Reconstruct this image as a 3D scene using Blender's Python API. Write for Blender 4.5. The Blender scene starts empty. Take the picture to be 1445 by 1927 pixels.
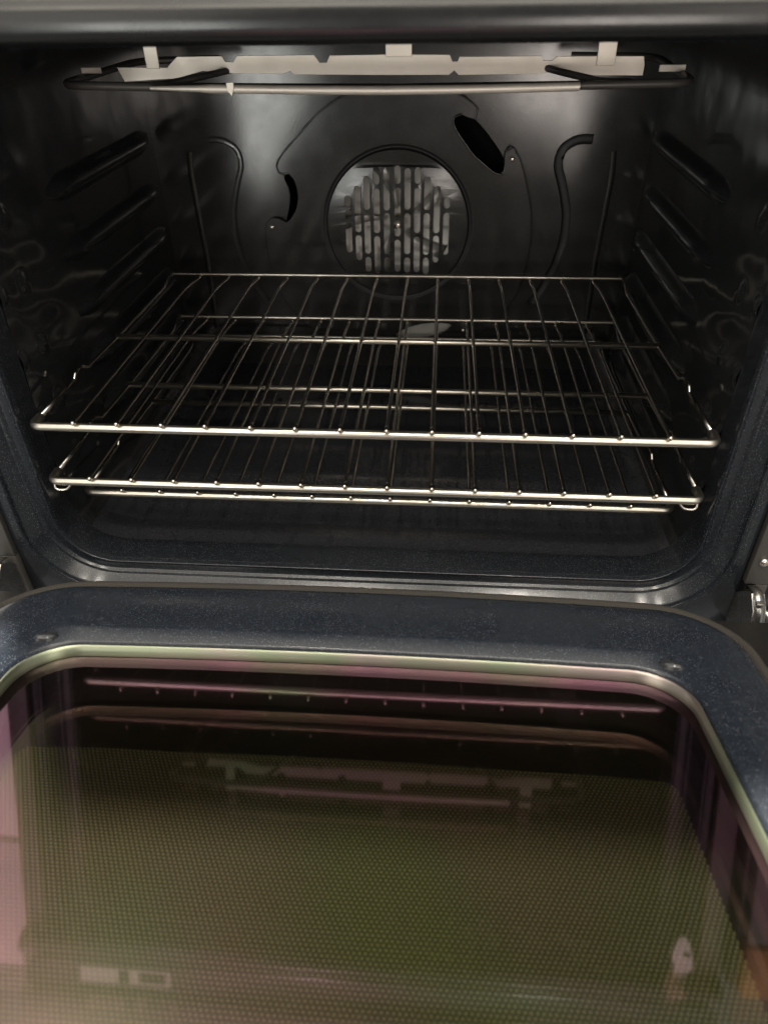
import bpy, bmesh, math, random
from mathutils import Vector, Matrix

random.seed(7)
sc = bpy.context.scene
R = math.radians

# ------------------------------------------------------------------ camera
cam_d = bpy.data.cameras.new('camera')
cam = bpy.data.objects.new('camera', cam_d)
sc.collection.objects.link(cam)
PITCH, YAW, ROLL = 0.645746, -0.082844, -0.017216
fw = Vector((math.sin(YAW) * math.cos(PITCH), math.cos(YAW) * math.cos(PITCH), -math.sin(PITCH)))
rt = Vector((math.cos(YAW), -math.sin(YAW), 0))
up = rt.cross(fw)
r2 = math.cos(ROLL) * rt + math.sin(ROLL) * up
u2 = -math.sin(ROLL) * rt + math.cos(ROLL) * up
m = Matrix((r2, u2, -fw)).transposed().to_4x4()
m.translation = Vector((0.061294, -0.540996, 0.324802))
cam.matrix_world = m
cam_d.sensor_fit = 'HORIZONTAL'
cam_d.sensor_width = 36
cam_d.lens = 36 * 1354.19 / 1445
cam_d.clip_start = 0.01
cam_d.clip_end = 50
cam_d.dof.use_dof = True
cam_d.dof.focus_distance = 0.74
cam_d.dof.aperture_fstop = 8.0
sc.camera = cam

# ------------------------------------------------------------------ world
w = bpy.data.worlds.new('World')
sc.world = w
w.use_nodes = True
bg = w.node_tree.nodes['Background']
bg.inputs['Color'].default_value = (0.95, 0.93, 0.88, 1)
bg.inputs['Strength'].default_value = 0.30

# ------------------------------------------------------------------ kitchen lamps and added fills
def area(name, loc, target, sx, sy, power, col, shape='RECTANGLE'):
    d = bpy.data.lights.new(name, 'AREA')
    d.shape = shape
    d.size = sx
    d.size_y = sy
    d.energy = power
    d.color = col
    o = bpy.data.objects.new(name, d)
    sc.collection.objects.link(o)
    o.location = loc
    o.rotation_euler = (Vector(target) - Vector(loc)).to_track_quat('-Z', 'Y').to_euler()
    return o

area('ceiling_panel', (0.0, -0.60, 1.95), (0.0, -0.60, 0.0), 3.2, 2.2, 42, (1.0, 0.93, 0.82))
area('ceiling_light', (-0.1, -1.35, 1.75), (0.0, 0.0, -0.1), 2.4, 0.4, 14, (1.0, 0.91, 0.76))
area('room_light', (-1.35, -2.2, 0.95), (0.0, 0.0, 0.1), 1.3, 1.7, 11, (1.0, 0.94, 0.84))
area('room_light', (1.35, -2.2, 0.85), (0.0, 0.0, 0.1), 1.2, 1.5, 9, (1.0, 0.90, 0.80))
area('cabinet_light', (-0.585, 0.24, 1.00), (-0.25, -0.3, -0.1), 0.05, 0.05, 85.0, (1.0, 0.94, 0.84), 'DISK')
area('ceiling_spot', (0.42, -0.75, 1.90), (0.1, -0.1, -0.1), 0.06, 0.06, 5, (1.0, 0.93, 0.82), 'DISK')
area('ceiling_spot', (-0.28, -0.75, 1.90), (0.0, -0.1, -0.1), 0.06, 0.06, 5, (1.0, 0.93, 0.82), 'DISK')
area('low_fill_light', (-0.64, -1.5, -0.12), (-0.3, 0.4, 0.05), 0.26, 0.75, 8.0, (0.98, 0.98, 0.93))  # added fill for the bright floor and cabinets mirrored in the back wall
area('low_fill_light', (0.46, -1.5, -0.12), (0.2, 0.4, 0.05), 0.34, 0.75, 8.6, (1.0, 0.90, 0.82))  # matching added fill on the right side

sc.view_settings.view_transform = 'Standard'
sc.view_settings.look = 'None'
sc.view_settings.exposure = 0
sc.view_settings.gamma = 1
sc.cycles.max_bounces = 10
sc.cycles.transparent_max_bounces = 12
sc.cycles.glossy_bounces = 6
sc.cycles.caustics_reflective = False
sc.cycles.caustics_refractive = False
sc.cycles.sample_clamp_indirect = 4

# ------------------------------------------------------------------ materials
def mat(name):
    m = bpy.data.materials.new(name)
    m.use_nodes = True
    nt = m.node_tree
    return m, nt, nt.nodes, nt.links, nt.nodes['Principled BSDF']

def n_(nt, typ, **kw):
    n = nt.nodes.new(typ)
    for k, v in kw.items():
        if hasattr(n, k):
            setattr(n, k, v)
        else:
            n.inputs[k].default_value = v
    return n

def mth(nt, op, a, b=None, c=None):
    n = nt.nodes.new('ShaderNodeMath')
    n.operation = op
    for i, v in enumerate((a, b, c)):
        if v is None:
            continue
        if isinstance(v, (int, float)):
            n.inputs[i].default_value = v
        else:
            nt.links.new(v, n.inputs[i])
    return n.outputs[0]

def enamel(name, base, fleck, rough=0.13, wav=0.25, fleck_amt=0.6, wscale=14):
    m, nt, N, L, b = mat(name)
    tc = n_(nt, 'ShaderNodeTexCoord')
    # flecks
    vor = n_(nt, 'ShaderNodeTexVoronoi', feature='F1', **{'Scale': 1250.0})
    L.new(tc.outputs['Object'], vor.inputs['Vector'])
    near = mth(nt, 'LESS_THAN', vor.outputs['Distance'], 0.30)
    sepc = n_(nt, 'ShaderNodeSeparateColor')
    L.new(vor.outputs['Color'], sepc.inputs['Color'])
    pick = mth(nt, 'GREATER_THAN', sepc.outputs['Red'], 0.45)
    amt = mth(nt, 'MULTIPLY', mth(nt, 'MULTIPLY', near, pick), mth(nt, 'MULTIPLY', mth(nt, 'POWER', sepc.outputs['Green'], 2.5), fleck_amt))
    # soft mottling
    nz = n_(nt, 'ShaderNodeTexNoise', **{'Scale': 260.0, 'Detail': 3.0})
    L.new(tc.outputs['Object'], nz.inputs['Vector'])
    mix0 = n_(nt, 'ShaderNodeMix', data_type='RGBA')
    L.new(nz.outputs['Fac'], mix0.inputs['Factor'])
    mix0.inputs[6].default_value = tuple(c * 0.65 for c in base) + (1,)
    mix0.inputs[7].default_value = tuple(c * 1.4 for c in base) + (1,)
    mix = n_(nt, 'ShaderNodeMix', data_type='RGBA')
    L.new(amt, mix.inputs['Factor'])
    L.new(mix0.outputs[2], mix.inputs[6])
    mix.inputs[7].default_value = fleck + (1,)
    L.new(mix.outputs[2], b.inputs['Base Color'])
    # roughness smudges
    n2 = n_(nt, 'ShaderNodeTexNoise', **{'Scale': 9.0, 'Detail': 5.0, 'Roughness': 0.65})
    L.new(tc.outputs['Object'], n2.inputs['Vector'])
    mr = n_(nt, 'ShaderNodeMapRange', **{'From Min': 0.3, 'From Max': 0.75, 'To Min': rough * 0.7, 'To Max': rough * 1.7})
    L.new(n2.outputs['Fac'], mr.inputs['Value'])
    L.new(mr.outputs['Result'], b.inputs['Roughness'])
    # wavy sheet + orange peel
    n3 = n_(nt, 'ShaderNodeTexNoise', **{'Scale': float(wscale), 'Detail': 2.0, 'Roughness': 0.4})
    L.new(tc.outputs['Object'], n3.inputs['Vector'])
    b1 = n_(nt, 'ShaderNodeBump', **{'Strength': wav, 'Distance': 0.012})
    L.new(n3.outputs['Fac'], b1.inputs['Height'])
    n4 = n_(nt, 'ShaderNodeTexNoise', **{'Scale': 420.0, 'Detail': 2.0})
    L.new(tc.outputs['Object'], n4.inputs['Vector'])
    b2 = n_(nt, 'ShaderNodeBump', **{'Strength': 0.05, 'Distance': 0.0005})
    L.new(n4.outputs['Fac'], b2.inputs['Height'])
    L.new(b1.outputs['Normal'], b2.inputs['Normal'])
    L.new(b2.outputs['Normal'], b.inputs['Normal'])
    b.inputs['IOR'].default_value = 1.52
    return m

M_WALL = enamel('liner_enamel', (0.018, 0.0184, 0.0192), (0.20, 0.21, 0.23), rough=0.12, wav=0.10, fleck_amt=0.2, wscale=9)
M_SIDE = enamel('side_wall_enamel', (0.017, 0.0178, 0.0188), (0.24, 0.25, 0.27), rough=0.105, wav=0.17, fleck_amt=0.2, wscale=13)
M_FLOOR = enamel('floor_enamel', (0.024, 0.0255, 0.0295), (0.30, 0.25, 0.27), rough=0.085, wav=0.04, fleck_amt=0.6)
M_FRAME = enamel('frame_enamel', (0.016, 0.0185, 0.0228), (0.40, 0.44, 0.50), rough=0.19, wav=0.03, fleck_amt=0.6)
M_PANEL = enamel('door_enamel', (0.017, 0.0215, 0.0300), (0.42, 0.46, 0.54), rough=0.22, wav=0.02, fleck_amt=0.6)
M_HEAD = enamel('header_enamel', (0.008, 0.0083, 0.0088), (0.1, 0.1, 0.1), rough=0.20, wav=0.02, fleck_amt=0.1)
M_BACK = enamel('back_enamel', (0.020, 0.020, 0.0198), (0.1, 0.1, 0.1), rough=0.16, wav=0.05, fleck_amt=0.1, wscale=6)

def metal(name, col, rough, noise=0.0, scale=60, bump=0.0, metallic=1.0):
    m, nt, N, L, b = mat(name)
    b.inputs['Metallic'].default_value = metallic
    tc = n_(nt, 'ShaderNodeTexCoord')
    nz = n_(nt, 'ShaderNodeTexNoise', **{'Scale': float(scale), 'Detail': 4.0})
    L.new(tc.outputs['Object'], nz.inputs['Vector'])
    mx = n_(nt, 'ShaderNodeMix', data_type='RGBA')
    L.new(nz.outputs['Fac'], mx.inputs['Factor'])
    mx.inputs[6].default_value = tuple(c * (1 - noise) for c in col) + (1,)
    mx.inputs[7].default_value = tuple(min(1, c * (1 + noise)) for c in col) + (1,)
    L.new(mx.outputs[2], b.inputs['Base Color'])
    mr = n_(nt, 'ShaderNodeMapRange', **{'To Min': rough * 0.75, 'To Max': rough * 1.3})
    L.new(nz.outputs['Fac'], mr.inputs['Value'])
    L.new(mr.outputs['Result'], b.inputs['Roughness'])
    if bump:
        bp = n_(nt, 'ShaderNodeBump', **{'Strength': bump, 'Distance': 0.0008})
        L.new(nz.outputs['Fac'], bp.inputs['Height'])
        L.new(bp.outputs['Normal'], b.inputs['Normal'])
    return m

M_RACK = metal('nickel_rod', (0.60, 0.56, 0.50), 0.15, 0.08, 14)  # same nickel as the bars, darkened to paint in dim reflections
M_STEEL = metal('galvanised_steel', (0.55, 0.55, 0.52), 0.30, 0.15, 40)
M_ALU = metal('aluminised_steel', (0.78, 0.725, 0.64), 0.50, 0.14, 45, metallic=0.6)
M_FAN = metal('fan_sheet', (0.66, 0.64, 0.59), 0.36, 0.12, 25, metallic=0.3)
M_TUBE = metal('element_sheath', (0.085, 0.078, 0.072), 0.42, 0.2, 60, metallic=0.4)
M_SCREW = metal('screw_steel', (0.75, 0.70, 0.62), 0.25, 0.1, 80)
M_TRIM = metal('painted_trim', (0.075, 0.070, 0.064), 0.42, 0.12, 300, metallic=0.0)
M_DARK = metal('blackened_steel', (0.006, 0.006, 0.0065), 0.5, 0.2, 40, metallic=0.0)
M_SHELL = metal('shell_paint', (0.018, 0.017, 0.016), 0.35, 0.15, 60, metallic=0.0)
M_HINGE = metal('hinge_zinc', (0.50, 0.49, 0.46), 0.26, 0.2, 150, metallic=0.95)
M_GLOSS = metal('gloss_enamel', (0.03, 0.032, 0.036), 0.06, 0.1, 60, 0.15, metallic=0.0)
M_VOID, _nt, _N, _L, _b = mat('void_black')  # near-black base puts the shade of the vent holes into the colour
_tc = n_(_nt, 'ShaderNodeTexCoord')
_nz = n_(_nt, 'ShaderNodeTexNoise', **{'Scale': 50.0})
_L.new(_tc.outputs['Object'], _nz.inputs['Vector'])
_cr = _nt.nodes.new('ShaderNodeMapRange')
_cr.inputs['To Min'].default_value = 0.75
_cr.inputs['To Max'].default_value = 0.95
_L.new(_nz.outputs['Fac'], _cr.inputs['Value'])
_L.new(_cr.outputs['Result'], _b.inputs['Roughness'])
_b.inputs['Base Color'].default_value = (0.003, 0.003, 0.003, 1)
_b.inputs['Specular IOR Level'].default_value = 0.1
M_BAR = metal('nickel_bar', (0.74, 0.695, 0.60), 0.29, 0.04, 14)  # same nickel as the wires, kept lighter to paint the brighter reflection
M_LABEL = metal('label_paper', (0.75, 0.76, 0.74), 0.5, 0.05, 30, metallic=0.0)
M_BRASS = metal('zinc_yellow', (0.55, 0.47, 0.30), 0.35, 0.15, 60)

# window frame: thin coated metal lip, faint interference colours
def thin(name, base, metallic, rough, tmin, tmax, scale):
    m, nt, N, L, b = mat(name)
    b.inputs['Base Color'].default_value = base + (1,)
    b.inputs['Metallic'].default_value = metallic
    b.inputs['Roughness'].default_value = rough
    tc = n_(nt, 'ShaderNodeTexCoord')
    nz = n_(nt, 'ShaderNodeTexNoise', **{'Scale': float(scale), 'Detail': 2.0, 'Roughness': 0.45})
    L.new(tc.outputs['Object'], nz.inputs['Vector'])
    return m, nt, N, L, b, nz

def ramp(nt, stops, inp, interp='LINEAR'):
    r = nt.nodes.new('ShaderNodeValToRGB')
    r.color_ramp.interpolation = interp
    e = r.color_ramp.elements
    while len(e) < len(stops):
        e.new(0.5)
    for i, (p, c) in enumerate(stops):
        e[i].position = p
        e[i].color = tuple(c) + (1,)
    nt.links.new(inp, r.inputs['Fac'])
    return r.outputs['Color']

M_LIP, nt, N, L, b, nz = thin('coated_lip', (0.5, 0.5, 0.45), 0.85, 0.30, 0, 0, 7)
col = ramp(nt, [(0.32, (0.37, 0.36, 0.29)), (0.45, (0.32, 0.36, 0.25)), (0.56, (0.40, 0.355, 0.31)), (0.66, (0.37, 0.29, 0.29))], nz.outputs['Fac'])
L.new(col, b.inputs['Base Color'])

def glass(name, tint_stops, tmin, tmax, rough, scale):
    m, nt, N, L, b = mat(name)
    tc = n_(nt, 'ShaderNodeTexCoord')
    nz = n_(nt, 'ShaderNodeTexNoise', **{'Scale': float(scale), 'Detail': 1.5, 'Roughness': 0.5})
    L.new(tc.outputs['Object'], nz.inputs['Vector'])
    b.inputs['Base Color'].default_value = (0, 0, 0, 1)
    b.inputs['IOR'].default_value = 2.15
    b.inputs['Roughness'].default_value = rough
    mr = n_(nt, 'ShaderNodeMapRange', **{'From Min': 0.3, 'From Max': 0.7, 'To Min': tmin, 'To Max': tmax})
    L.new(nz.outputs['Fac'], mr.inputs['Value'])
    L.new(mr.outputs['Result'], b.inputs['Thin Film Thickness'])
    b.inputs['Thin Film IOR'].default_value = 1.84
    tr = n_(nt, 'ShaderNodeBsdfTransparent')
    L.new(ramp(nt, tint_stops, nz.outputs['Fac']), tr.inputs['Color'])
    ad = n_(nt, 'ShaderNodeAddShader')
    L.new(tr.outputs[0], ad.inputs[0])
    L.new(b.outputs[0], ad.inputs[1])
    L.new(ad.outputs[0], N['Material Output'].inputs['Surface'])
    return m

TINT = [(0.28, (0.46, 0.47, 0.40)), (0.40, (0.50, 0.46, 0.42)), (0.50, (0.46, 0.46, 0.39)), (0.58, (0.46, 0.475, 0.37)), (0.70, (0.47, 0.46, 0.40))]
M_GLASS = glass('door_glass', TINT, 492.0, 598.0, 0.045, 6.0)
M_GLASS2 = glass('mesh_glass', [(0.3, (0.78, 0.80, 0.72)), (0.7, (0.80, 0.76, 0.70))], 505.0, 570.0, 0.05, 5.0)

# printed dot screen on the second pane
def dots(name):
    m, nt, N, L, b = mat(name)
    tc = n_(nt, 'ShaderNodeTexCoord')
    sp = n_(nt, 'ShaderNodeSeparateXYZ')
    L.new(tc.outputs['Object'], sp.inputs[0])
    P = 0.0030
    px = mth(nt, 'DIVIDE', sp.outputs['X'], P)
    py = mth(nt, 'DIVIDE', sp.outputs['Y'], P * math.sqrt(3))
    def cell(ox, oy):
        fx = mth(nt, 'SUBTRACT', mth(nt, 'FRACT', mth(nt, 'ADD', px, ox + 100.0)), 0.5)
        fy = mth(nt, 'MULTIPLY', mth(nt, 'SUBTRACT', mth(nt, 'FRACT', mth(nt, 'ADD', py, oy + 100.0)), 0.5), math.sqrt(3))
        return mth(nt, 'SQRT', mth(nt, 'ADD', mth(nt, 'MULTIPLY', fx, fx), mth(nt, 'MULTIPLY', fy, fy)))
    d = mth(nt, 'MINIMUM', cell(0, 0), cell(0.5, 0.5))
    mr = n_(nt, 'ShaderNodeMapRange', **{'From Min': 0.27, 'From Max': 0.40, 'To Min': 1.0, 'To Max': 0.0})
    L.new(d, mr.inputs['Value'])
    nz = n_(nt, 'ShaderNodeTexNoise', **{'Scale': 5.0, 'Detail': 3.0})
    L.new(tc.outputs['Object'], nz.inputs['Vector'])
    dc = ramp(nt, [(0.35, (0.155, 0.150, 0.115)), (0.5, (0.155, 0.155, 0.105)), (0.65, (0.130, 0.136, 0.102))], nz.outputs['Fac'])
    mx = n_(nt, 'ShaderNodeMix', data_type='RGBA')
    L.new(mr.outputs['Result'], mx.inputs['Factor'])
    mx.inputs[6].default_value = (0.012, 0.012, 0.0095, 1)
    L.new(dc, mx.inputs[7])
    L.new(mx.outputs[2], b.inputs['Base Color'])
    b.inputs['Roughness'].default_value = 0.35
    b.inputs['Specular IOR Level'].default_value = 0.25
    return m
M_DOTS = dots('dot_screen')

def gasket_mat():
    m, nt, N, L, b = mat('braided_gasket')
    tc = n_(nt, 'ShaderNodeTexCoord')
    sp = n_(nt, 'ShaderNodeSeparateXYZ')
    L.new(tc.outputs['Object'], sp.inputs[0])
    wv = n_(nt, 'ShaderNodeTexWave', bands_direction='X', **{'Scale': 230.0, 'Distortion': 2.5, 'Detail': 1.0})
    L.new(tc.outputs['Object'], wv.inputs['Vector'])
    c = ramp(nt, [(0.2, (0.034, 0.030, 0.025)), (0.8, (0.062, 0.055, 0.046))], wv.outputs['Fac'])
    L.new(c, b.inputs['Base Color'])
    b.inputs['Roughness'].default_value = 0.8
    bp = n_(nt, 'ShaderNodeBump', **{'Strength': 0.35, 'Distance': 0.0006})
    L.new(wv.outputs['Fac'], bp.inputs['Height'])
    L.new(bp.outputs['Normal'], b.inputs['Normal'])
    return m
M_GASK = gasket_mat()

# ------------------------------------------------------------------ helpers
C = sc.collection
def link(name, me, material, parent=None, smooth=True, auto=None):
    if material is not None and not me.materials:
        me.materials.append(material)
    o = bpy.data.objects.new(name, me)
    C.objects.link(o)
    if parent is not None:
        o.parent = parent
    if smooth:
        for p in me.polygons:
            p.use_smooth = True
        if auto is not None:
            try:
                me.set_sharp_from_angle(angle=R(auto))
            except Exception:
                pass
    return o

def mesh(name, v, f):
    me = bpy.data.meshes.new(name)
    me.from_pydata([tuple(p) for p in v], [], f)
    me.validate()
    bm = bmesh.new()
    bm.from_mesh(me)
    bmesh.ops.remove_doubles(bm, verts=bm.verts, dist=1e-6)
    bmesh.ops.recalc_face_normals(bm, faces=bm.faces)
    bm.to_mesh(me)
    bm.free()
    return me

def fillet(pts, rad, seg=6):
    """round the inner corners of an open 3-D polyline"""
    pts = [Vector(p) for p in pts]
    out = [pts[0]]
    for i in range(1, len(pts) - 1):
        a, b_, c = pts[i - 1], pts[i], pts[i + 1]
        r = rad[i] if isinstance(rad, (list, tuple)) else rad
        d1, d2 = (a - b_), (c - b_)
        r = min(r, d1.length * 0.49, d2.length * 0.49)
        p1, p2 = b_ + d1.normalized() * r, b_ + d2.normalized() * r
        for k in range(seg + 1):
            t = k / seg
            out.append((1 - t) ** 2 * p1 + 2 * t * (1 - t) * b_ + t * t * p2)
    out.append(pts[-1])
    return out

def tube_vf(path, rad, n=10, round_ends=False, closed=False, tip=None):
    path = [Vector(p) for p in path]
    rads = [rad] * len(path)
    if tip:
        for i, q in enumerate(tip):
            rads[i] = q
        rad0, rad = rad, tip[0]
    if round_ends and not closed:
        t0 = (path[1] - path[0]).normalized()
        t1 = (path[-1] - path[-2]).normalized()
        pre, prr, post, por = [], [], [], []
        for k in range(4):
            a = k / 4 * math.pi / 2
            pre.append(path[0] - t0 * rad * (math.cos(a)))
            prr.append(max(rad * math.sin(a), rad * 0.02))
        for k in range(3, -1, -1):
            a = k / 4 * math.pi / 2
            post.append(path[-1] + t1 * rad * (math.cos(a)))
            por.append(max(rad * math.sin(a), rad * 0.02))
        path = pre + path + post
        rads = prr + rads + por
    N_ = len(path)
    v, f = [], []
    prev = None
    for i, p in enumerate(path):
        if closed:
            t = (path[(i + 1) % N_] - path[i - 1]).normalized()
        elif i == 0:
            t = (path[1] - path[0]).normalized()
        elif i == N_ - 1:
            t = (path[-1] - path[-2]).normalized()
        else:
            t = (path[i + 1] - path[i - 1]).normalized()
        if prev is None:
            ref = Vector((0, 0, 1)) if abs(t.z) < 0.9 else Vector((1, 0, 0))
            nn = (ref - t * ref.dot(t)).normalized()
        else:
            nn = (prev - t * prev.dot(t)).normalized()
        prev = nn
        bb = t.cross(nn)
        for k in range(n):
            a = 2 * math.pi * k / n
            v.append(p + (nn * math.cos(a) + bb * math.sin(a)) * rads[i])
    M_ = N_ if closed else N_ - 1
    for i in range(M_):
        j = (i + 1) % N_
        for k in range(n):
            f.append((i * n + k, i * n + (k + 1) % n, j * n + (k + 1) % n, j * n + k))
    if not closed:
        f.append(tuple(range(n - 1, -1, -1)))
        f.append(tuple((N_ - 1) * n + k for k in range(n)))
    return v, f

def tube(name, path, rad, material, parent, n=10, round_ends=False, closed=False):
    v, f = tube_vf(path, rad, n, round_ends, closed)
    return link(name, mesh(name, v, f), material, parent, True, 50)

def box_vf(a, b_):
    (x0, y0, z0), (x1, y1, z1) = a, b_
    v = [(x, y, z) for x in (x0, x1) for y in (y0, y1) for z in (z0, z1)]
    f = [(0, 1, 3, 2), (4, 6, 7, 5), (0, 4, 5, 1), (2, 3, 7, 6), (0, 2, 6, 4), (1, 5, 7, 3)]
    return v, f

def bevbox(name, a, b_, material, parent, bev=0.001, seg=2):
    v, f = box_vf(a, b_)
    me = mesh(name, v, f)
    bm = bmesh.new()
    bm.from_mesh(me)
    bmesh.ops.bevel(bm, geom=list(bm.edges), offset=bev, segments=seg, affect='EDGES', profile=0.5)
    bm.to_mesh(me)
    bm.free()
    return link(name, me, material, parent, True, 40)

def plate(name, loops, thick, bevel, material, parent, mtx):
    """flat sheet cut from 2-D loops (first = outline, others = holes), lying in local XY, then moved by mtx"""
    cu = bpy.data.curves.new(name, 'CURVE')
    cu.dimensions = '2D'
    cu.fill_mode = 'BOTH'
    cu.extrude = thick / 2
    cu.bevel_depth = bevel
    cu.bevel_resolution = 2
    for lp in loops:
        s = cu.splines.new('POLY')
        s.points.add(len(lp) - 1)
        for p, q in zip(s.points, lp):
            p.co = (q[0], q[1], 0, 1)
        s.use_cyclic_u = True
    tmp = bpy.data.objects.new('tmp', cu)
    C.objects.link(tmp)
    bpy.context.view_layer.update()
    dg = bpy.context.evaluated_depsgraph_get()
    me = bpy.data.meshes.new_from_object(tmp.evaluated_get(dg))
    bpy.data.objects.remove(tmp)
    bpy.data.curves.remove(cu)
    me.transform(mtx)
    me.materials.clear()
    return link(name, me, material, parent, True, 35)

def smooth_loop(pts, it=2):
    p = [Vector((a, b_)) for a, b_ in pts]
    for _ in range(it):
        q = []
        for i in range(len(p)):
            a, b_ = p[i], p[(i + 1) % len(p)]
            q += [a * 0.75 + b_ * 0.25, a * 0.25 + b_ * 0.75]
        p = q
    return [(a.x, a.y) for a in p]

def capsule(cx, z0, z1, hw, seg=6):
    z0, z1 = min(z0, z1), max(z0, z1)
    r = min(hw, (z1 - z0) / 2)
    pts = []
    for k in range(seg + 1):
        a = math.pi * k / seg
        pts.append((cx + hw * math.cos(a), z1 - r + r * math.sin(a)))
    for k in range(seg + 1):
        a = math.pi + math.pi * k / seg
        pts.append((cx + hw * math.cos(a), z0 + r + r * math.sin(a)))
    return pts

# back-plane matrix: local (x, y, z) -> world (x, Y0 - z, y)   (front face toward the door)
def back_mtx(Y0):
    return Matrix(((1, 0, 0, 0), (0, 0, -1, Y0), (0, 1, 0, 0), (0, 0, 0, 1)))

def rrect(x0, x1, z0, z1, r, seg=10, bow=0.0):
    """rounded rectangle, counter-clockwise, 4*(seg+1) points plus subdivided straight sides"""
    pts = []
    for cx, cz, a0 in ((x1 - r, z0 + r, -90), (x1 - r, z1 - r, 0), (x0 + r, z1 - r, 90), (x0 + r, z0 + r, 180)):
        for k in range(seg + 1):
            a = R(a0 + 90 * k / seg)
            pts.append((cx + r * math.cos(a), cz + r * math.sin(a)))
    out = []
    n = len(pts)
    for i in range(n):
        a, b_ = pts[i], pts[(i + 1) % n]
        out.append(a)
        if (i + 1) % (seg + 1) == 0:
            for k in range(1, 8):
                t = k / 8
                out.append((a[0] + (b_[0] - a[0]) * t, a[1] + (b_[1] - a[1]) * t))
    if bow:
        xm = (x0 + x1) / 2
        hw = (x1 - x0) / 2
        zc = (z0 + z1) / 2
        out = [(p[0], p[1] - bow * ((p[0] - xm) / hw) ** 2 if p[1] > zc else p[1]) for p in out]
    return out

def loft(sections, cap_last=False, cap_first=False):
    v, f = [], []
    n = len(sections[0])
    for s in sections:
        v += s
    for i in range(len(sections) - 1):
        for k in range(n):
            f.append((i * n + k, i * n + (k + 1) % n, (i + 1) * n + (k + 1) % n, (i + 1) * n + k))
    if cap_last:
        f.append(tuple((len(sections) - 1) * n + k for k in range(n)))
    if cap_first:
        f.append(tuple(range(n - 1, -1, -1)))
    return v, f

def empty(name, loc=(0, 0, 0), parent=None):
    o = bpy.data.objects.new(name, None)
    C.objects.link(o)
    o.location = loc
    o.empty_display_size = 0.05
    if parent:
        o.parent = parent
    return o

def tag(o, label, cat, group=None):
    o['label'] = label
    o['category'] = cat
    if group:
        o['group'] = group
    return o

# ------------------------------------------------------------------ OVEN
oven = empty('oven', (0, 0, 0))
tag(oven, 'dark blue-black speckled enamel oven with its door folded open and fan grille at the back', 'oven')

XL, XR, ZB, ZT, RC = -0.3125, 0.3142, -0.157, 0.2866, 0.052
def fsec(o, y, rc=None):
    r = max(RC + o, 0.004) if rc is None else rc
    return [(p[0], y, p[1]) for p in rrect(XL - o, XR + o, ZB - o, ZT + o, r)]

# front frame: stepped, rolled lip round the mouth
prof = [(0.0050, 0.040), (0.0, 0.004), (0.0016, -0.0016), (0.0040, 0.0008), (0.0118, 0.0012), (0.0138, -0.0026), (0.0158, -0.0026),
        (0.0240, -0.0155), (0.0248, -0.0200), (0.0276, -0.0200), (0.0292, -0.0155), (0.036, -0.0150)]
p3 = fillet([(a, b_, 0) for a, b_ in prof], [0, .004, .0018, .0018, .0015, .0012, .0012, .0018, .0012, .0012, .002, 0], 4)
secs = [fsec(p.x, p.y) for p in p3]
v, f = loft(secs)
link('front_frame', mesh('front_frame', v, f), M_FRAME, oven)

# flat plate outside the lip (ends short of the trim)
def fplate():
    s1 = fsec(0.036, -0.0150)
    s2 = [(p[0], -0.0150, p[1]) for p in rrect(-0.352, 0.354, -0.236, 0.330, 0.012)]
    s3 = [(p[0], -0.006, p[1]) for p in rrect(-0.352, 0.354, -0.236, 0.330, 0.012)]
    return loft([s1, s2, s3])
v, f = fplate()
link('front_plate', mesh('front_plate', v, f), M_FRAME, oven)

# rolled header strip above the mouth
hp = [(-0.45, 0, 0), (0.45, 0, 0)]
v, f = [], []
prof_h = fillet([(0, -0.0155, 0.2900), (0, -0.026, 0.2885), (0, -0.035, 0.294), (0, -0.036, 0.306), (0, -0.030, 0.316), (0, -0.028, 0.324), (0, -0.028, 0.350), (0, -0.040, 0.357), (0, -0.040, 0.43), (0, 0.0, 0.43)],
                [0, .006, .007, .006, .005, .004, .005, .005, .006, 0], 5)
for x in (-0.377, 0.377):
    v += [(x, p.y, p.z) for p in prof_h]
n = len(prof_h)
for k in range(n - 1):
    f.append((k, k + 1, n + k + 1, n + k))
link('header_strip', mesh('header_strip', v, f), M_HEAD, oven, True, 60)

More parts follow.
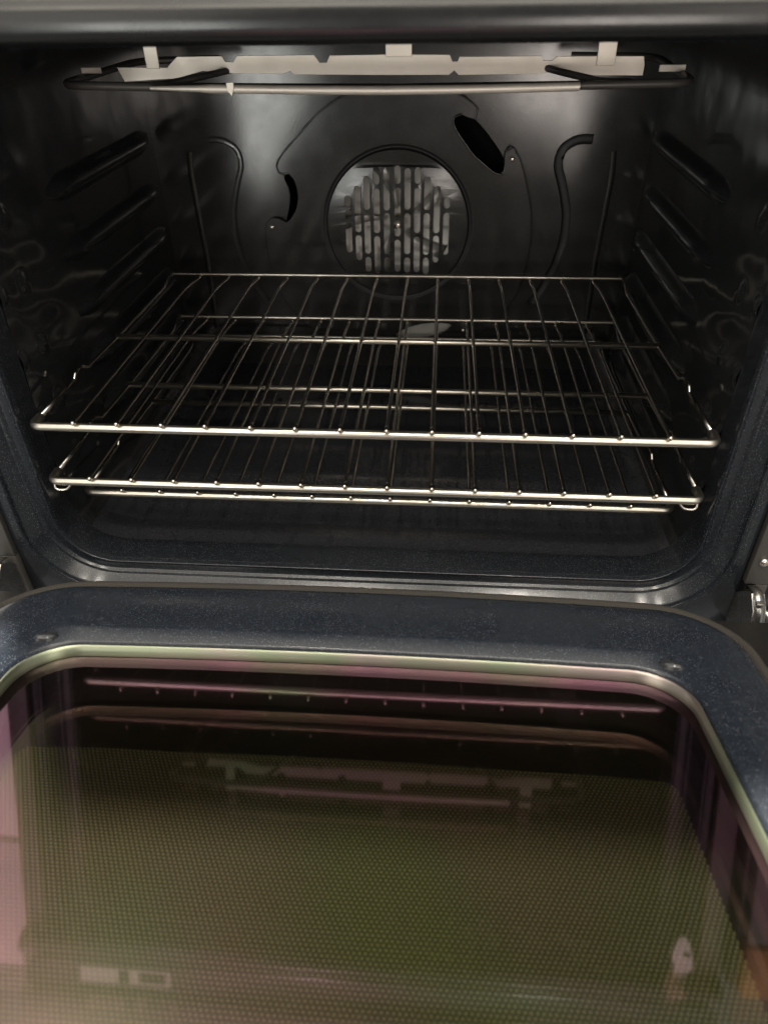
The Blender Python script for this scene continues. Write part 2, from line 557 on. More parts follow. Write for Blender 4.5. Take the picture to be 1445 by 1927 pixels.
# liner: side walls, floor, ceiling as separate sheets sharing the rounded section
def wave_in(y, z, side):
    """inward swelling of the pressed side walls near the mouth (m)"""
    w = max(0.0, min(1.0, (y - 0.030) / 0.030)) * max(0.0, min(1.0, (0.175 - y) / 0.05))
    w *= max(0.0, min(1.0, (z + 0.135) / 0.02)) * max(0.0, min(1.0, (0.215 - z) / 0.03))
    ph = 2 * math.pi * (z - 0.010) / 0.0585
    d = 0.0024 * w * (0.5 + 0.5 * math.sin(ph + 18 * (y - 0.09))) * (0.75 + 0.25 * math.sin(70 * y + side))
    for zc in (0.160, 0.102, 0.0425, -0.016, -0.075):
        for yc, r in ((0.045, 0.0085), (0.083, 0.011)):
            q = ((y - yc) ** 2 + (z - zc) ** 2) / r ** 2
            if q < 1:
                d += 0.0030 * (1 - q) ** 1.5
    return d
def liner_sheet(name, idx, material, side=0):
    o = 0.0050
    sec = [(p[0], p[1]) for p in rrect(XL - o, XR + o, ZB - o, ZT + o + 0.004, RC + o, 10)]
    sel0 = [sec[i % len(sec)] for i in idx]
    sel = []
    sub = 14 if side else 2
    for i in range(len(sel0) - 1):
        a_, b2 = sel0[i], sel0[i + 1]
        m2 = sub if math.hypot(a_[0] - b2[0], a_[1] - b2[1]) > 0.02 else 2
        for k in range(m2):
            t = k / m2
            sel.append((a_[0] + (b2[0] - a_[0]) * t, a_[1] + (b2[1] - a_[1]) * t))
    sel.append(sel0[-1])
    ys = [0.040 + 0.0025 * k for k in range(60)] + [0.20, 0.25, 0.30, 0.35, 0.40, 0.44, 0.4755, 0.4780]
    if not side:
        ys = [0.040, 0.10, 0.20, 0.30, 0.40, 0.4755, 0.4780]
    v, f = [], []
    for y in ys:
        for p in sel:
            d = wave_in(y, p[1], side) if side else 0.0
            v.append((p[0] - side * d, y, p[1]))
    m_ = len(sel)
    for i in range(len(ys) - 1):
        for k in range(m_ - 1):
            f.append((i * m_ + k, i * m_ + k + 1, (i + 1) * m_ + k + 1, (i + 1) * m_ + k))
    return link(name, mesh(name, v, f), material, oven)
# point order: corner BR(11) + 7 right side, corner TR(11)+7 top, TL(11)+7 left, BL(11)+7 bottom
liner_sheet('right_wall', range(5, 24), M_SIDE, 1)
liner_sheet('ceiling', range(23, 42), M_WALL)
liner_sheet('left_wall', range(41, 60), M_SIDE, -1)
liner_sheet('floor', range(59, 78), M_FLOOR)

# back wall with pressed outlines
BX = 0.002
# openings behind the baffle remain closed: a plain sheet with a round fan well
def circ(cx, cz, r, n=64):  # circle outline
    return [(cx + r * math.cos(2 * math.pi * k / n), cz + r * math.sin(2 * math.pi * k / n)) for k in range(n)]
FX, FZ = 0.0022, 0.0470
def channel_path(sgn):
    pts = [(0.190, -0.062), (0.204, -0.040), (0.2185, -0.006), (0.2262, 0.030), (0.2252, 0.064), (0.2160, 0.096), (0.2052, 0.122), (0.2085, 0.142), (0.2270, 0.1525), (0.2460, 0.1520)]
    return fillet([(BX + sgn * a, b_, 0) for a, b_ in pts], 0.011, 4)
def offset_loop(path, w):
    L_, R_ = [], []
    for i, p in enumerate(path):
        t = (path[min(i + 1, len(path) - 1)] - path[max(i - 1, 0)]).normalized()
        nn = Vector((-t.y, t.x, 0))
        L_.append((p + nn * w)[:2])
        R_.append((p - nn * w)[:2])
    return L_ + R_[::-1]
VENT_L = smooth_loop([(-0.152, 0.110), (-0.134, 0.112), (-0.124, 0.094), (-0.126, 0.072), (-0.140, 0.052), (-0.153, 0.046), (-0.145, 0.07), (-0.142, 0.09)], 2)
VENT_R = smooth_loop([(0.070, 0.180), (0.084, 0.184), (0.100, 0.175), (0.122, 0.153), (0.140, 0.130), (0.1440, 0.1130), (0.1260, 0.110), (0.097, 0.132), (0.075, 0.160)], 2)
VENT_B = smooth_loop([(-0.012, -0.112), (0.03, -0.086), (0.092, -0.085), (0.07, -0.112), (0.03, -0.120)], 2)
CW = {1: 0.0060, -1: 0.0040}
chan = [offset_loop(channel_path(sg), CW[sg]) for sg in (1, -1)]
bw = plate('back_wall', [rrect(-0.3175, 0.3192, -0.162, 0.2955, 0.054), circ(FX, FZ, 0.112)] + chan + [VENT_L, VENT_R, VENT_B], 0.0008, 0.0003, M_BACK, oven, back_mtx(0.4775))
for sg in (1, -1):
    pth = channel_path(sg)
    pth = [pth[0] + (pth[0] - pth[1]).normalized() * 0.012] + pth + [pth[-1] + (pth[-1] - pth[-2]).normalized() * 0.012]
    v, f = [], []
    for i, p in enumerate(pth):
        t = (pth[min(i + 1, len(pth) - 1)] - pth[max(i - 1, 0)]).normalized()
        nn = Vector((-t.y, t.x, 0))
        for k in range(9):
            a = math.pi * k / 8
            q = p + nn * ((CW[sg] + 0.0024) * math.cos(a))
            v.append((q.x, 0.4780 + (0.0052 if sg > 0 else 0.0016) * math.sin(a), q.y))
    for i in range(len(pth) - 1):
        for k in range(8):
            f.append((i * 9 + k, i * 9 + k + 1, i * 9 + 10 + k, i * 9 + 9 + k))
    link('pressed_channel', mesh('pressed_channel', v, f), M_DARK if sg > 0 else M_BACK, bw)  # right channel black: its shade is put into the colour
    rp = [(BX + sg * a, 0.4812, b_) for a, b_ in ((0.2735, 0.1380), (0.2760, 0.112), (0.2745, 0.06), (0.2725, 0.0), (0.2730, -0.06), (0.2735, -0.105))]
    tube('pressed_ridge', fillet(rp, 0.011, 5), 0.0060, M_BACK, bw, 20)

# fan well
secs = []
for r, y in ((0.112, 0.4775), (0.110, 0.498), (0.106, 0.502), (0.02, 0.503)):
    secs.append([(p[0], y, p[1]) for p in circ(FX, FZ, r)])
v, f = loft(secs, cap_last=True)
link('fan_well', mesh('fan_well', v, f), M_FAN, bw)

# baffle plate over the fan, with its cut-outs
outline = [(-0.0615, 0.2041), (-0.0790, 0.1950), (-0.096, 0.184), (-0.112, 0.171), (-0.1252, 0.1571), (-0.138, 0.1465), (-0.148, 0.1355), (-0.1545, 0.128), (-0.1562, 0.1215), (-0.1540, 0.1140), (-0.1480, 0.1110),
           (-0.1400, 0.1130), (-0.1340, 0.1060), (-0.1310, 0.0960), (-0.1302, 0.0836), (-0.1330, 0.0710), (-0.1370, 0.0632), (-0.1440, 0.0545), (-0.1500, 0.0500), (-0.1600, 0.0560), (-0.1700, 0.0560), (-0.1765, 0.0500), (-0.1790, 0.0400), (-0.1800, 0.0200), (-0.1770, -0.0100), (-0.1700, -0.0400), (-0.1560, -0.0680), (-0.1350, -0.0920), (-0.1100, -0.1100), (-0.0800, -0.1210), (-0.0400, -0.1260), (0.0, -0.1275),
           (0.0400, -0.1265), (0.0800, -0.1215), (0.1100, -0.1110), (0.1370, -0.0920), (0.1580, -0.0680), (0.1720, -0.0400), (0.1800, -0.0050), (0.1827, 0.0304), (0.1804, 0.0648), (0.1713, 0.0977), (0.1600, 0.1292), (0.1520, 0.1420), (0.1455, 0.1450), (0.1410, 0.1400), (0.1396, 0.1330),
           (0.1400, 0.1230), (0.1396, 0.1155), (0.1340, 0.1125), (0.1276, 0.1136), (0.1120, 0.1240), (0.0990, 0.1354), (0.0870, 0.1490), (0.0789, 0.1598), (0.0730, 0.1700), (0.0722, 0.1764), (0.0770, 0.1810), (0.0831, 0.1810), (0.0900, 0.1780), (0.0985, 0.1763), (0.1023, 0.1873), (0.0887, 0.1977), (0.0722, 0.2051), (0.05, 0.2090), (0.0, 0.2110), (-0.04, 0.2090)]
lens = smooth_loop([(-0.0040, -0.1090), (0.0100, -0.0995), (0.0300, -0.0915), (0.0600, -0.0875), (0.0850, -0.0905), (0.0720, -0.1020), (0.0550, -0.1100), (0.0300, -0.1150), (0.0100, -0.1145)], 1)
baf = plate('fan_baffle', [outline, circ(FX, FZ, 0.1010, 72), lens], 0.0012, 0.0007, M_BACK, oven, back_mtx(0.4710))
# ducts behind the cut-outs
for lp, mt_, dy in ((VENT_L, M_VOID, 0.030), (VENT_R, M_VOID, 0.030), (VENT_B, M_FAN, 0.0015)):
    s0 = [(p[0], 0.4772, p[1]) for p in lp]
    s1 = [(p[0], 0.4772 + dy, p[1]) for p in lp]
    v, f = loft([s0, s1], cap_last=True)
    link('vent_duct', mesh('vent_duct', v, f), mt_, baf, True, 40)
# rolled flanges catching light along the baffle edge
def edge(pts, r=0.0011):
    tube('flange', fillet([(a, 0.4696, b_) for a, b_ in pts], 0.006, 4), r, M_BACK, baf, 8)
edge([(-0.0615, 0.2041), (-0.096, 0.184), (-0.1252, 0.1571), (-0.148, 0.1355), (-0.1562, 0.1225), (-0.1530, 0.1128), (-0.1400, 0.1135)])
edge([(0.1414, 0.1390), (0.1485, 0.1447), (0.1600, 0.1292), (0.1713, 0.0977), (0.1804, 0.0648), (0.1827, 0.0304), (0.1795, -0.0050), (0.1720, -0.0400)])
edge([(0.0722, 0.2051), (0.0887, 0.1977), (0.1023, 0.1873), (0.0985, 0.1763)])
edge([(0.0831, 0.1815), (0.0722, 0.1780), (0.0725, 0.1700), (0.0789, 0.1598), (0.0990, 0.1354), (0.1276, 0.1136), (0.1390, 0.1120)], 0.0014)
def screw(x, z, y, r, parent):
    secs = []
    for rr, dy in ((1.0, 0.0), (1.0, -0.35), (0.85, -0.6), (0.5, -0.78), (0.18, -0.8), (0.12, -0.55)):
        secs.append([(x + r * rr * math.cos(2 * math.pi * k / 12), y + dy * r, z + r * rr * math.sin(2 * math.pi * k / 12)) for k in range(12)])
    v, f = loft(secs, cap_last=True)
    return link('screw', mesh('screw', v, f), M_SCREW, parent, True, 50)
for x, z in ((-0.1697, 0.0449), (0.1491, 0.1305), (0.0984, -0.0997)):
    screw(x, z, 0.4702, 0.0031, baf)

# round grille with staggered vertical slots
S = 1 / 4.8167
PXM = 0.0993 * 2 / (890 - 608 - 7)
cols = {267: [(335, 435), (457, 545), (562, 835)], 355: [(255, 652), (670, 905)], 438: [(175, 458), (474, 842), (864, 1010)], 525: [(105, 250), (270, 655), (674, 1022)],
        615: [(105, 460), (474, 842), (864, 1008)], 710: [(90, 242), (262, 512), (536, 682), (704, 1005)], 798: [(110, 452), (474, 842), (864, 1015)], 885: [(105, 242), (270, 652), (674, 1012)],
        970: [(178, 456), (474, 848), (868, 1030)], 1058: [(255, 655), (670, 920)], 1145: [(345, 446), (474, 850)]}
holes = []
for cx, segs in cols.items():
    xx = FX + (cx - 706) * S * PXM * 1.0
    for a, b_ in segs:
        holes.append(capsule(xx, FZ + (604 - a) * S * PXM, FZ + (604 - b_) * S * PXM, 30 * S * PXM))
gr = plate('fan_grille', [circ(FX, FZ, 0.0945, 72)] + holes, 0.0010, 0.0004, M_BACK, oven, back_mtx(0.4690))
for vv in gr.data.vertices:
    rr = math.hypot(vv.co.x - FX, vv.co.z - FZ) / 0.0945
    vv.co.y -= 0.0062 * max(0.0, 1 - rr * rr)
rim = []
for r, y in ((0.0940, 0.4690), (0.0965, 0.4730), (0.0985, 0.4735), (0.1008, 0.4695), (0.1030, 0.4698)):
    rim.append([(p[0], y, p[1]) for p in circ(FX, FZ, r, 72)])
v, f = loft(rim)
link('grille_rim', mesh('grille_rim', v, f), M_DARK, gr)

# fan behind the grille
hub = []
for r, y in ((0.010, 0.502), (0.010, 0.499), (0.008, 0.495), (0.0048, 0.4925), (0.0048, 0.474), (0.0036, 0.472), (0.0012, 0.4715)):
    hub.append([(p[0], y, p[1]) for p in circ(FX - 0.0006, FZ - 0.0003, r, 20)])
v, f = loft(hub, cap_last=True)
fan = link('fan_hub', mesh('fan_hub', v, f), M_SCREW, oven, True, 40)
for k in range(5):
    a0 = 2 * math.pi * k / 5 + 0.3
    v = []
    for i in range(6):
        r = 0.018 + i * 0.0115
        for dy, da in ((0.489, 0.0), (0.499, 0.24)):
            a = a0 + da + 0.05 * i
            v.append((FX + r * math.cos(a), dy, FZ + r * math.sin(a)))
    f = [(2 * i, 2 * i + 2, 2 * i + 3, 2 * i + 1) for i in range(5)]
    bl = link('fan_blade', mesh('fan_blade', v, f), M_FAN, fan)
    md = bl.modifiers.new('thick', 'SOLIDIFY')
    md.thickness = 0.0012

# rack-support ribs pressed into both side walls
def rib_mesh(length, prot, hh, name):
    v, f = [], []
    ny, nz = 22, 14
    for i in range(ny + 1):
        t = i / ny
        y = t * length
        e = min(1.0, min(t, 1 - t) * length / 0.045)
        e = math.sin(e * math.pi / 2) ** 1.2
        for k in range(nz + 1):
            s = -1 + 2 * k / nz
            p = prot * e * (0.5 + 0.5 * math.cos(s * math.pi)) ** 0.75
            v.append((p, y, s * hh * (0.45 + 0.55 * e)))
    for i in range(ny):
        for k in range(nz):
            a = i * (nz + 1) + k
            f.append((a, a + 1, a + nz + 2, a + nz + 1))
    return mesh(name, v, f)
rib = rib_mesh(0.300, 0.0185, 0.0165, 'rack_rib')
rib.materials.append(M_SIDE)
for z in (0.157, 0.098, 0.0405, -0.0150, -0.0740, -0.1250):
    for sgn, xw in ((-1, XR + 0.0055), (1, XL - 0.0055)):
        o = link('rack_rib', rib, None, oven)
        o.location = (xw, 0.165, z)
        o.scale = (sgn * (0.62 if z > 0.02 else 1.0), 1, 0.9 if z > 0.02 else 1.0)

# broil element under the ceiling
el = tube('broil_element', fillet([(-0.20, 0.42, 0.246), (-0.290, 0.40, 0.246), (-0.298, 0.212, 0.2432), (-0.20, 0.205, 0.2418), (0.0, 0.203, 0.2400), (0.19, 0.205, 0.2412), (0.280, 0.212, 0.2418), (0.288, 0.40, 0.246), (0.20, 0.42, 0.246)], [0, .03, .022, .03, .05, .03, .022, .03, 0], 6), 0.0037, M_TUBE, oven, 12)
tube('element_loop', fillet([(-0.225, 0.212, 0.2425), (-0.200, 0.212, 0.2430), (-0.165, 0.235, 0.2475), (-0.135, 0.30, 0.250)], 0.015, 6), 0.0030, M_TUBE, el, 10)
tube('element_loop', fillet([(0.225, 0.212, 0.2425), (0.200, 0.212, 0.2430), (0.170, 0.235, 0.2475), (0.140, 0.30, 0.250)], 0.015, 6), 0.0030, M_TUBE, el, 10)
YB = 0.262
def bp(name, x0, x1, z0, z1, y=YB, t=0.0016):
    bevbox(name, (x0, y, z0), (x1, y + t, z1), M_ALU, el, 0.0004, 1)
plate('element_bracket', [[(-0.209, 0.2515), (-0.209, 0.2525), (-0.1985, 0.2605), (-0.1546, 0.2606), (-0.1520, 0.2560), (-0.1440, 0.2555), (-0.1394, 0.2609), (-0.0650, 0.2609), (-0.0600, 0.2545), (-0.0530, 0.2545), (-0.0497, 0.2603), (0.0120, 0.2608), (0.0640, 0.2600), (0.0668, 0.2545), (0.0720, 0.2545), (0.0736, 0.2584), (0.1500, 0.2584), (0.1519, 0.2548), (0.1600, 0.2545), (0.1649, 0.2580), (0.2440, 0.2575), (0.2457, 0.2505), (0.2457, 0.2425), (0.2000, 0.2430), (0.1700, 0.2475), (0.1500, 0.2445), (0.0736, 0.2440), (0.0690, 0.2480), (0.0640, 0.2442), (0.0, 0.2445), (-0.0850, 0.2455), (-0.0890, 0.2485), (-0.0970, 0.2460), (-0.1500, 0.2470), (-0.1750, 0.2490), (-0.2030, 0.2430), (-0.2550, 0.2405), (-0.2600, 0.2520)]],
      0.0014, 0.0003, M_ALU, el, back_mtx(YB + 0.002))
bp('bracket_tab', -0.2300, -0.2170, 0.2510, 0.288, YB - 0.001)
bp('bracket_tab', 0.2010, 0.2180, 0.2505, 0.288, YB - 0.001)
bp('bracket_tab', 0.0036, 0.0286, 0.2590, 0.288, YB - 0.001)
bp('bracket_clip', -0.2966, -0.2766, 0.2474, 0.2526, YB)
bp('bracket_clip', 0.2598, 0.2839, 0.2452, 0.2510, YB)
# bright middle of the element tube: highlight painted as a pale, bowed overlay
glint_pts = [(-0.206, 0.197, 0.2420), (-0.14, 0.195, 0.2413), (-0.06, 0.193, 0.2402), (0.01, 0.192, 0.2396), (0.08, 0.193, 0.2400), (0.13, 0.195, 0.2405), (0.178, 0.197, 0.2412)]
sp_ = fillet(glint_pts, 0.02, 4)
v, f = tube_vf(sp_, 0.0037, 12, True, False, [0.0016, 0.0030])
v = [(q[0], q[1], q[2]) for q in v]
link('element_glint', mesh('element_glint', v, f), M_ALU, el, True, 60)
plate('stay_hook', [[(-0.134, 0.2462), (-0.1275, 0.2466), (-0.1280, 0.2430), (-0.1300, 0.2365), (-0.1335, 0.2400)]], 0.001, 0.0002, M_ALU, el, back_mtx(0.1905))

# side trims of the range beside the frame
for sgn in (1, -1):
    x0, x1 = (0.356, 0.378) if sgn > 0 else (-0.376, -0.354)
    # hinge slot near the foot: three butted pieces around it
    bevbox('side_trim', (x0, -0.020, -0.1400), (x1, -0.006, 0.330), M_TRIM, oven, 0.0012)
    bevbox('side_trim', (x0 + (0.010 if sgn > 0 else 0.0), -0.020, -0.236), (x1, -0.006, -0.1404), M_TRIM, oven, 0.0012)
screw(0.3655, -0.1120, -0.0200, 0.0045, oven)
# carcase of the range round the cavity
bevbox('carcase', (-0.377, 0.0, -0.27), (-0.352, 0.56, 0.43), M_DARK, oven, 0.002)
bevbox('carcase', (0.354, 0.0, -0.27), (0.377, 0.56, 0.43), M_DARK, oven, 0.002)
bevbox('carcase', (-0.350, -0.004, -0.27), (0.352, 0.56, -0.240), M_DARK, oven, 0.002)
bevbox('carcase', (-0.377, -0.038, 0.4305), (0.377, 0.56, 0.446), M_DARK, oven, 0.003)
# rating label stuck on the header, upper right latch keeper (both seen mirrored in the door glass)
lb = bevbox('rating_label', (-0.312, -0.0292, 0.327), (-0.210, -0.0284, 0.347), M_LABEL, oven, 0.0002, 1)
bevbox('label_print', (-0.245, -0.0296, 0.330), (-0.214, -0.0293, 0.343), M_DARK, lb, 0.0001, 1)
bevbox('label_print', (-0.268, -0.0296, 0.329), (-0.256, -0.0293, 0.345), M_DARK, lb, 0.0001, 1)
plate('latch_keeper', [smooth_loop([(0.330, 0.246), (0.337, 0.240), (0.344, 0.252), (0.350, 0.280), (0.342, 0.284), (0.338, 0.296), (0.330, 0.296), (0.331, 0.276), (0.326, 0.266)], 2), circ(0.341, 0.262, 0.0040, 16)], 0.003, 0.0008, M_STEEL, oven, back_mtx(-0.022))

# ------------------------------------------------------------------ DOOR (part of the oven)
TH = 13.0
DX = 0.0025
def dsec(hx, u0, u1, r, n, bow=0.0, seg=10):
    return [(p[0], p[1], n) for p in rrect(DX - hx, DX + hx, -u1, -u0, r, seg, bow)]
secs = [dsec(0.3045, 0.059, 0.63, 0.060, -0.020, 0.012), dsec(0.3045, 0.059, 0.63, 0.060, 0.008, 0.012), dsec(0.3030, 0.0605, 0.629, 0.0585, 0.0135, 0.012), dsec(0.2995, 0.064, 0.626, 0.056, 0.0170, 0.012), dsec(0.2945, 0.069, 0.622, 0.052, 0.0180, 0.012),
        dsec(0.290, 0.075, 0.615, 0.05, 0.0182, 0.011), dsec(0.2660, 0.1270, 0.565, 0.048, 0.0182, 0.007), dsec(0.2645, 0.1285, 0.563, 0.047, 0.0180, 0.007), dsec(0.2625, 0.1305, 0.561, 0.046, 0.0172, 0.007), dsec(0.2530, 0.1400, 0.551, 0.042, 0.0122, 0.006), dsec(0.2515, 0.1415, 0.550, 0.041, 0.0112, 0.006), dsec(0.2505, 0.1425, 0.549, 0.041, 0.0070, 0.006)]
v, f = loft(secs)
door = link('oven_door', mesh('oven_door', v, f), M_PANEL, oven)
door.location = (0, -0.03, -0.137)
door.rotation_euler = (R(-TH), 0, 0)
door['label'] = 'open door with dark glass window and speckled enamel border'

secs = [dsec(0.2497, 0.1433, 0.547, 0.040, 0.0085, 0.006), dsec(0.2490, 0.1440, 0.5465, 0.0395, 0.0105, 0.006), dsec(0.2480, 0.1450, 0.546, 0.039, 0.0102, 0.006), dsec(0.2476, 0.1454, 0.5455, 0.039, 0.0004, 0.006)]
v, f = loft(secs)
link('window_lip', mesh('window_lip', v, f), M_LIP, door)
secs = [dsec(0.2510, 0.1420, 0.549, 0.041, -0.0012, 0.006), dsec(0.2510, 0.1420, 0.549, 0.041, -0.050, 0.006)]
v, f = loft(secs)
link('window_well', mesh('window_well', v, f), M_DARK, door)

def pane(name, hx, u0, u1, r, n, material, bow=0.006):
    v = dsec(hx, u0, u1, r, n, bow)
    return link(name, mesh(name, v, [tuple(range(len(v)))]), material, door)
pane('inner_pane', 0.2505, 0.1425, 0.5485, 0.041, 0.0, M_GLASS)
pane('middle_pane', 0.2505, 0.1425, 0.5485, 0.041, -0.024, M_GLASS2)
pane('dot_screen', 0.2275, 0.2180, 0.5300, 0.010, -0.0262, M_DOTS, 0.004)
pane('outer_pane', 0.2505, 0.1425, 0.5485, 0.041, -0.030, M_DARK)

# corner clamps at the window corners
for sx in (-1, 1):
    cx, cu = DX + sx * 0.2400, 0.1470
    v, f = [], []
    for i in range(6):
        a = i / 5 * math.pi / 2
        for k in range(14):
            b_ = 2 * math.pi * k / 14
            v.append((cx + 0.010 * math.cos(a) * math.cos(b_), -cu - sx * 0.003 * math.cos(b_) + 0.006 * math.cos(a) * math.sin(b_), 0.0125 + 0.0062 * math.sin(a)))
    for i in range(5):
        for k in range(14):
            f.append((i * 14 + k, i * 14 + (k + 1) % 14, i * 14 + 14 + (k + 1) % 14, i * 14 + 14 + k))
    link('corner_clamp', mesh('corner_clamp', v, f), M_GLOSS, door)

# braided gasket round the raised panel
gp = [(p[0], p[1], 0.0108) for p in rrect(DX - 0.3075, DX + 0.3065, -0.632, -0.0535, 0.064, 12, 0.012)]
tube('gasket', gp, 0.0048, M_GASK, door, 10, closed=True)

# outer door shell
secs = [dsec(0.378, 0.045, 0.67, 0.012, -0.0080), dsec(0.382, 0.041, 0.674, 0.014, -0.012), dsec(0.382, 0.041, 0.674, 0.014, -0.058)]
inner = dsec(0.306, 0.061, 0.631, 0.060, -0.0085, 0.012)
v, f = loft([inner] + secs, cap_last=True)
link('outer_shell', mesh('outer_shell', v, f), M_SHELL, door, True, 40)

# hinges
for sgn in (1, -1):
    X = 0.3600 if sgn > 0 else -0.3620
    # side plate of the hinge arm (lies in the y-z plane)
    arm = [(-0.004, -0.150), (-0.030, -0.1240), (-0.040, -0.1180), (-0.052, -0.1280), (-0.060, -0.1500), (-0.070, -0.1620), (-0.062, -0.1760), (-0.040, -0.1820), (-0.018, -0.176), (-0.004, -0.168)]
    for dx in (-0.0048, 0.0048):
        mt = Matrix(((0, 0, 1, X + dx), (1, 0, 0, 0), (0, 1, 0, 0), (0, 0, 0, 1)))
        ha = plate('hinge_arm', [arm], 0.0016, 0.0004, M_HINGE, door, Matrix.Identity(4))
        ha.data.transform(mt)
        ha.matrix_parent_inverse = Matrix.LocRotScale(door.location, door.rotation_euler, None).inverted() @ Matrix.Translation((0, 0, -0.016))
    def dwn(o):
        o.matrix_parent_inverse = Matrix.LocRotScale(door.location, door.rotation_euler, None).inverted() @ Matrix.Translation((0, 0, -0.016))
    dwn(bevbox('hinge_bridge', (X - 0.0040, -0.052, -0.1290), (X + 0.0040, -0.0400, -0.1200), M_HINGE, door, 0.0012))
    dwn(tube('hinge_pin', [(X - 0.010, -0.056, -0.1620), (X + 0.010, -0.056, -0.1620)], 0.0030, M_HINGE, door, 10))
    hk = fillet([(X + sgn * 0.012, -0.040, -0.1400), (X + sgn * 0.020, -0.050, -0.1450), (X + sgn * 0.024, -0.056, -0.1600), (X + sgn * 0.025, -0.060, -0.1850)], 0.012, 6)
    dwn(tube('hinge_latch', hk, 0.0032, M_HINGE, door, 8))
    # folded face plate between the two cheeks, slanting down toward the door
    fp = fillet([(X, -0.026, -0.1215), (X, -0.040, -0.1165), (X, -0.0535, -0.1270), (X, -0.0615, -0.1490), (X, -0.0730, -0.1625)], 0.006, 4)
    v, f = [], []
    for p in fp:
        v += [(p.x - 0.0042, p.y, p.z), (p.x + 0.0042, p.y, p.z)]
    for i in range(len(fp) - 1):
        f.append((2 * i, 2 * i + 1, 2 * i + 3, 2 * i + 2))
    o = link('hinge_face', mesh('hinge_face', v, f), M_HINGE, door, True, 40)
    md = o.modifiers.new('thick', 'SOLIDIFY')
    md.thickness = 0.0014
    dwn(o)
    sv = []
    for rr, dz in ((1.0, 0.0), (1.0, 0.4), (0.7, 0.75), (0.15, 0.85)):
        sv.append([(X + sgn * 0.004 + 0.0052 * rr * math.cos(2 * math.pi * k / 14), -0.094 + 0.0052 * rr * math.sin(2 * math.pi * k / 14), -0.0075 + 0.0052 * dz) for k in range(14)])
    v, f = loft(sv, cap_last=True)
    o = link('screw', mesh('screw', v, f), M_BRASS, door, True, 50)

# ------------------------------------------------------------------ RACKS
HW, BW, LM, LB = 0.3015, 0.2593, 0.1970, 0.4030
wire_path = [Vector((0, -0.0040, 0.0066)), Vector((0, -0.0015, 0.0066)), Vector((0, 0.0010, 0.0065))] + fillet([(0, 0.004, 0.0064), (0, 0.340, 0.0052), (0, LB - 0.001, -0.0022)], 0.02, 5)
wv, wf = tube_vf(wire_path, 0.00175, 10, True, False, [0.0025, 0.0025, 0.0021])
wire_me = mesh('wire', wv, wf)
for p in wire_me.polygons:
    p.use_smooth = True
wire_me.materials.append(M_RACK)
fb = fillet([(-HW, 0.018, 0), (-HW, 0, 0), (HW, 0, 0), (HW, 0.018, 0)], 0.014, 8)
fbm = mesh('front_bar', *tube_vf(fb, 0.0039, 14))
cbm = mesh('cross_bar', *tube_vf([(-0.2965, LM, 0.0008), (0.2965, LM, 0.0004)], 0.0031, 12))
rbm = mesh('rear_bar', *tube_vf([(-0.2985, LB, 0.0022), (0.2965, LB, 0.0022)], 0.0024, 10, True))
for me_ in (fbm, cbm, rbm):
    for p in me_.polygons:
        p.use_smooth = True
    me_.materials.append(M_BAR)
srm = []
for s in (-1, 1):
    p = [(s * HW, 0.016, 0), (s * 0.3020, 0.090, 0.0), (s * 0.3030, 0.094, -0.003), (s * 0.3025, 0.102, 0.0055), (s * 0.3005, 0.112, 0.0055), (s * 0.2995, 0.119, 0.0), (s * 0.2965, LM, 0), (s * 0.2935, 0.350, 0), (s * 0.2975, LB - 0.002, 0.002)]
    me_ = mesh('side_rail', *tube_vf(fillet(p, [0, .006, .004, .004, .004, .006, .03, .01, 0], 4), 0.0022, 10))
    for q in me_.polygons:
        q.use_smooth = True
    me_.materials.append(M_RACK)
    srm.append(me_)
hkm = []
for s in (-1, 1):
    p = [(s * 0.2995, 0.004, 0.001), (s * 0.2990, -0.001, -0.0095), (s * 0.2880, 0.0, -0.0100), (s * 0.2830, 0.004, -0.004)]
    me_ = mesh('stop_hook', *tube_vf(fillet(p, 0.004, 4), 0.0013, 8, True))
    for q in me_.polygons:
        q.use_smooth = True
    me_.materials.append(M_RACK)
    hkm.append(me_)
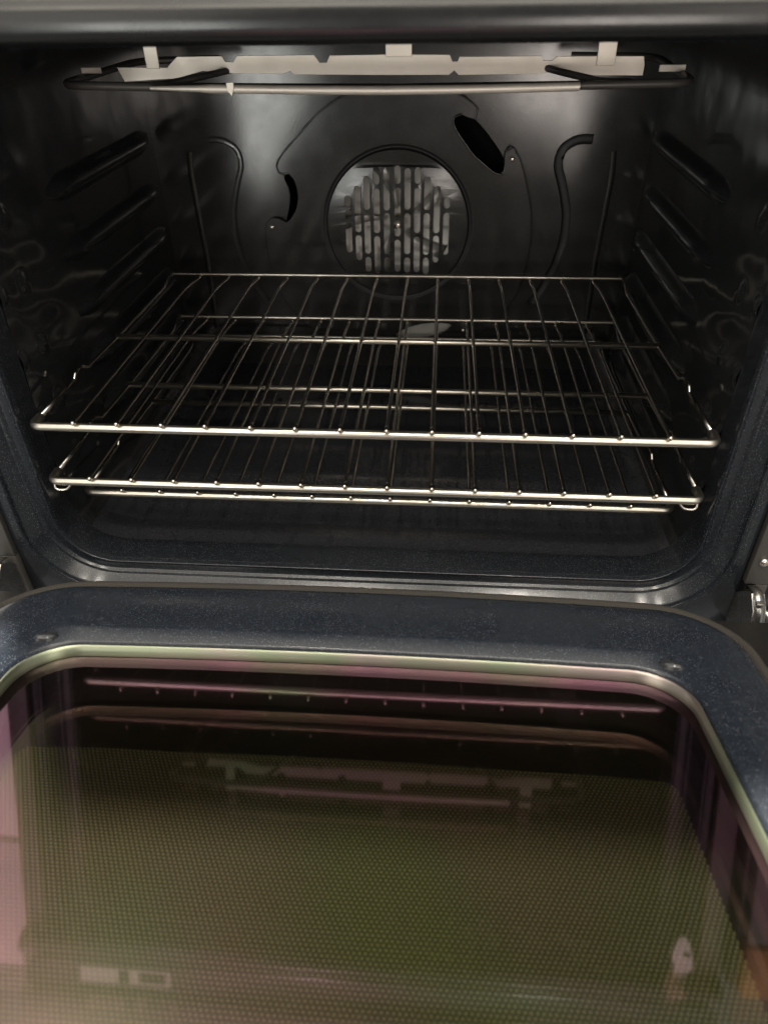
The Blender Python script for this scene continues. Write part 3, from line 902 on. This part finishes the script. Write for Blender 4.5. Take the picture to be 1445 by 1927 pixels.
RACKS = [((0.0, 0.0, 0.0), 'topmost wire oven rack, its bright front bar highest and widest in view', False),
         ((0.0004, -0.0014, -0.0589), 'middle wire oven rack with small hooks below the ends of its front bar', True),
         ((-0.0009, 0.0521, -0.1100), 'lowest wire oven rack, pushed deeper into the oven just above its floor', False)]
for loc, lab, hooks in RACKS:
    rk = empty('oven_rack', loc)
    tag(rk, lab, 'oven rack', 'wire racks inside the oven')
    for nm, me_ in (('front_bar', fbm), ('cross_bar', cbm), ('rear_bar', rbm), ('side_rail', srm[0]), ('side_rail', srm[1])):
        o = bpy.data.objects.new(nm, me_)
        C.objects.link(o)
        o.parent = rk
    for k in range(14):
        o = bpy.data.objects.new('wire', wire_me)
        C.objects.link(o)
        o.parent = rk
        o.location = (-BW + 2 * BW * k / 13 + random.uniform(-.0006, .0006), 0, 0)
    if hooks:
        for me_ in hkm:
            o = bpy.data.objects.new('stop_hook', me_)
            C.objects.link(o)
            o.parent = rk

# ------------------------------------------------------------------ neighbours, seen mirrored in the door glass
def cabinet(name, x0, x1, y0, material, label, m2=None, zs=0.697):
    m2 = m2 or material
    c = empty(name, ((x0 + x1) / 2, y0, -0.50))
    tag(c, label, 'cabinet')
    w2 = (x1 - x0) / 2
    bevbox('cabinet_body', (-w2, 0.020, 0.0), (w2, 0.55, 0.87), m2, c, 0.002)
    bevbox('drawer_front', (-w2 + 0.003, 0.0, zs + 0.003), (w2 - 0.003, 0.0195, 0.862), material, c, 0.003)
    bevbox('cabinet_door', (-w2 + 0.003, 0.0, 0.06), (w2 - 0.003, 0.0195, zs - 0.003), m2, c, 0.003)
    return c
M_PALE = metal('painted_wood', (0.80, 0.77, 0.75), 0.4, 0.03, 8, metallic=0.0)
M_WOOD = metal('orange_wood', (0.50, 0.21, 0.085), 0.4, 0.25, 20, metallic=0.0)
cabinet('base_cabinet', -0.86, -0.384, 0.0, M_PALE, 'pale painted cabinet left of the oven, mirrored in the door glass')
cabinet('base_cabinet', 0.425, 0.86, 0.03, M_WOOD, 'dark cabinet with orange wooden rail right of the oven, mirrored at the glass corner', M_TRIM, 0.795)
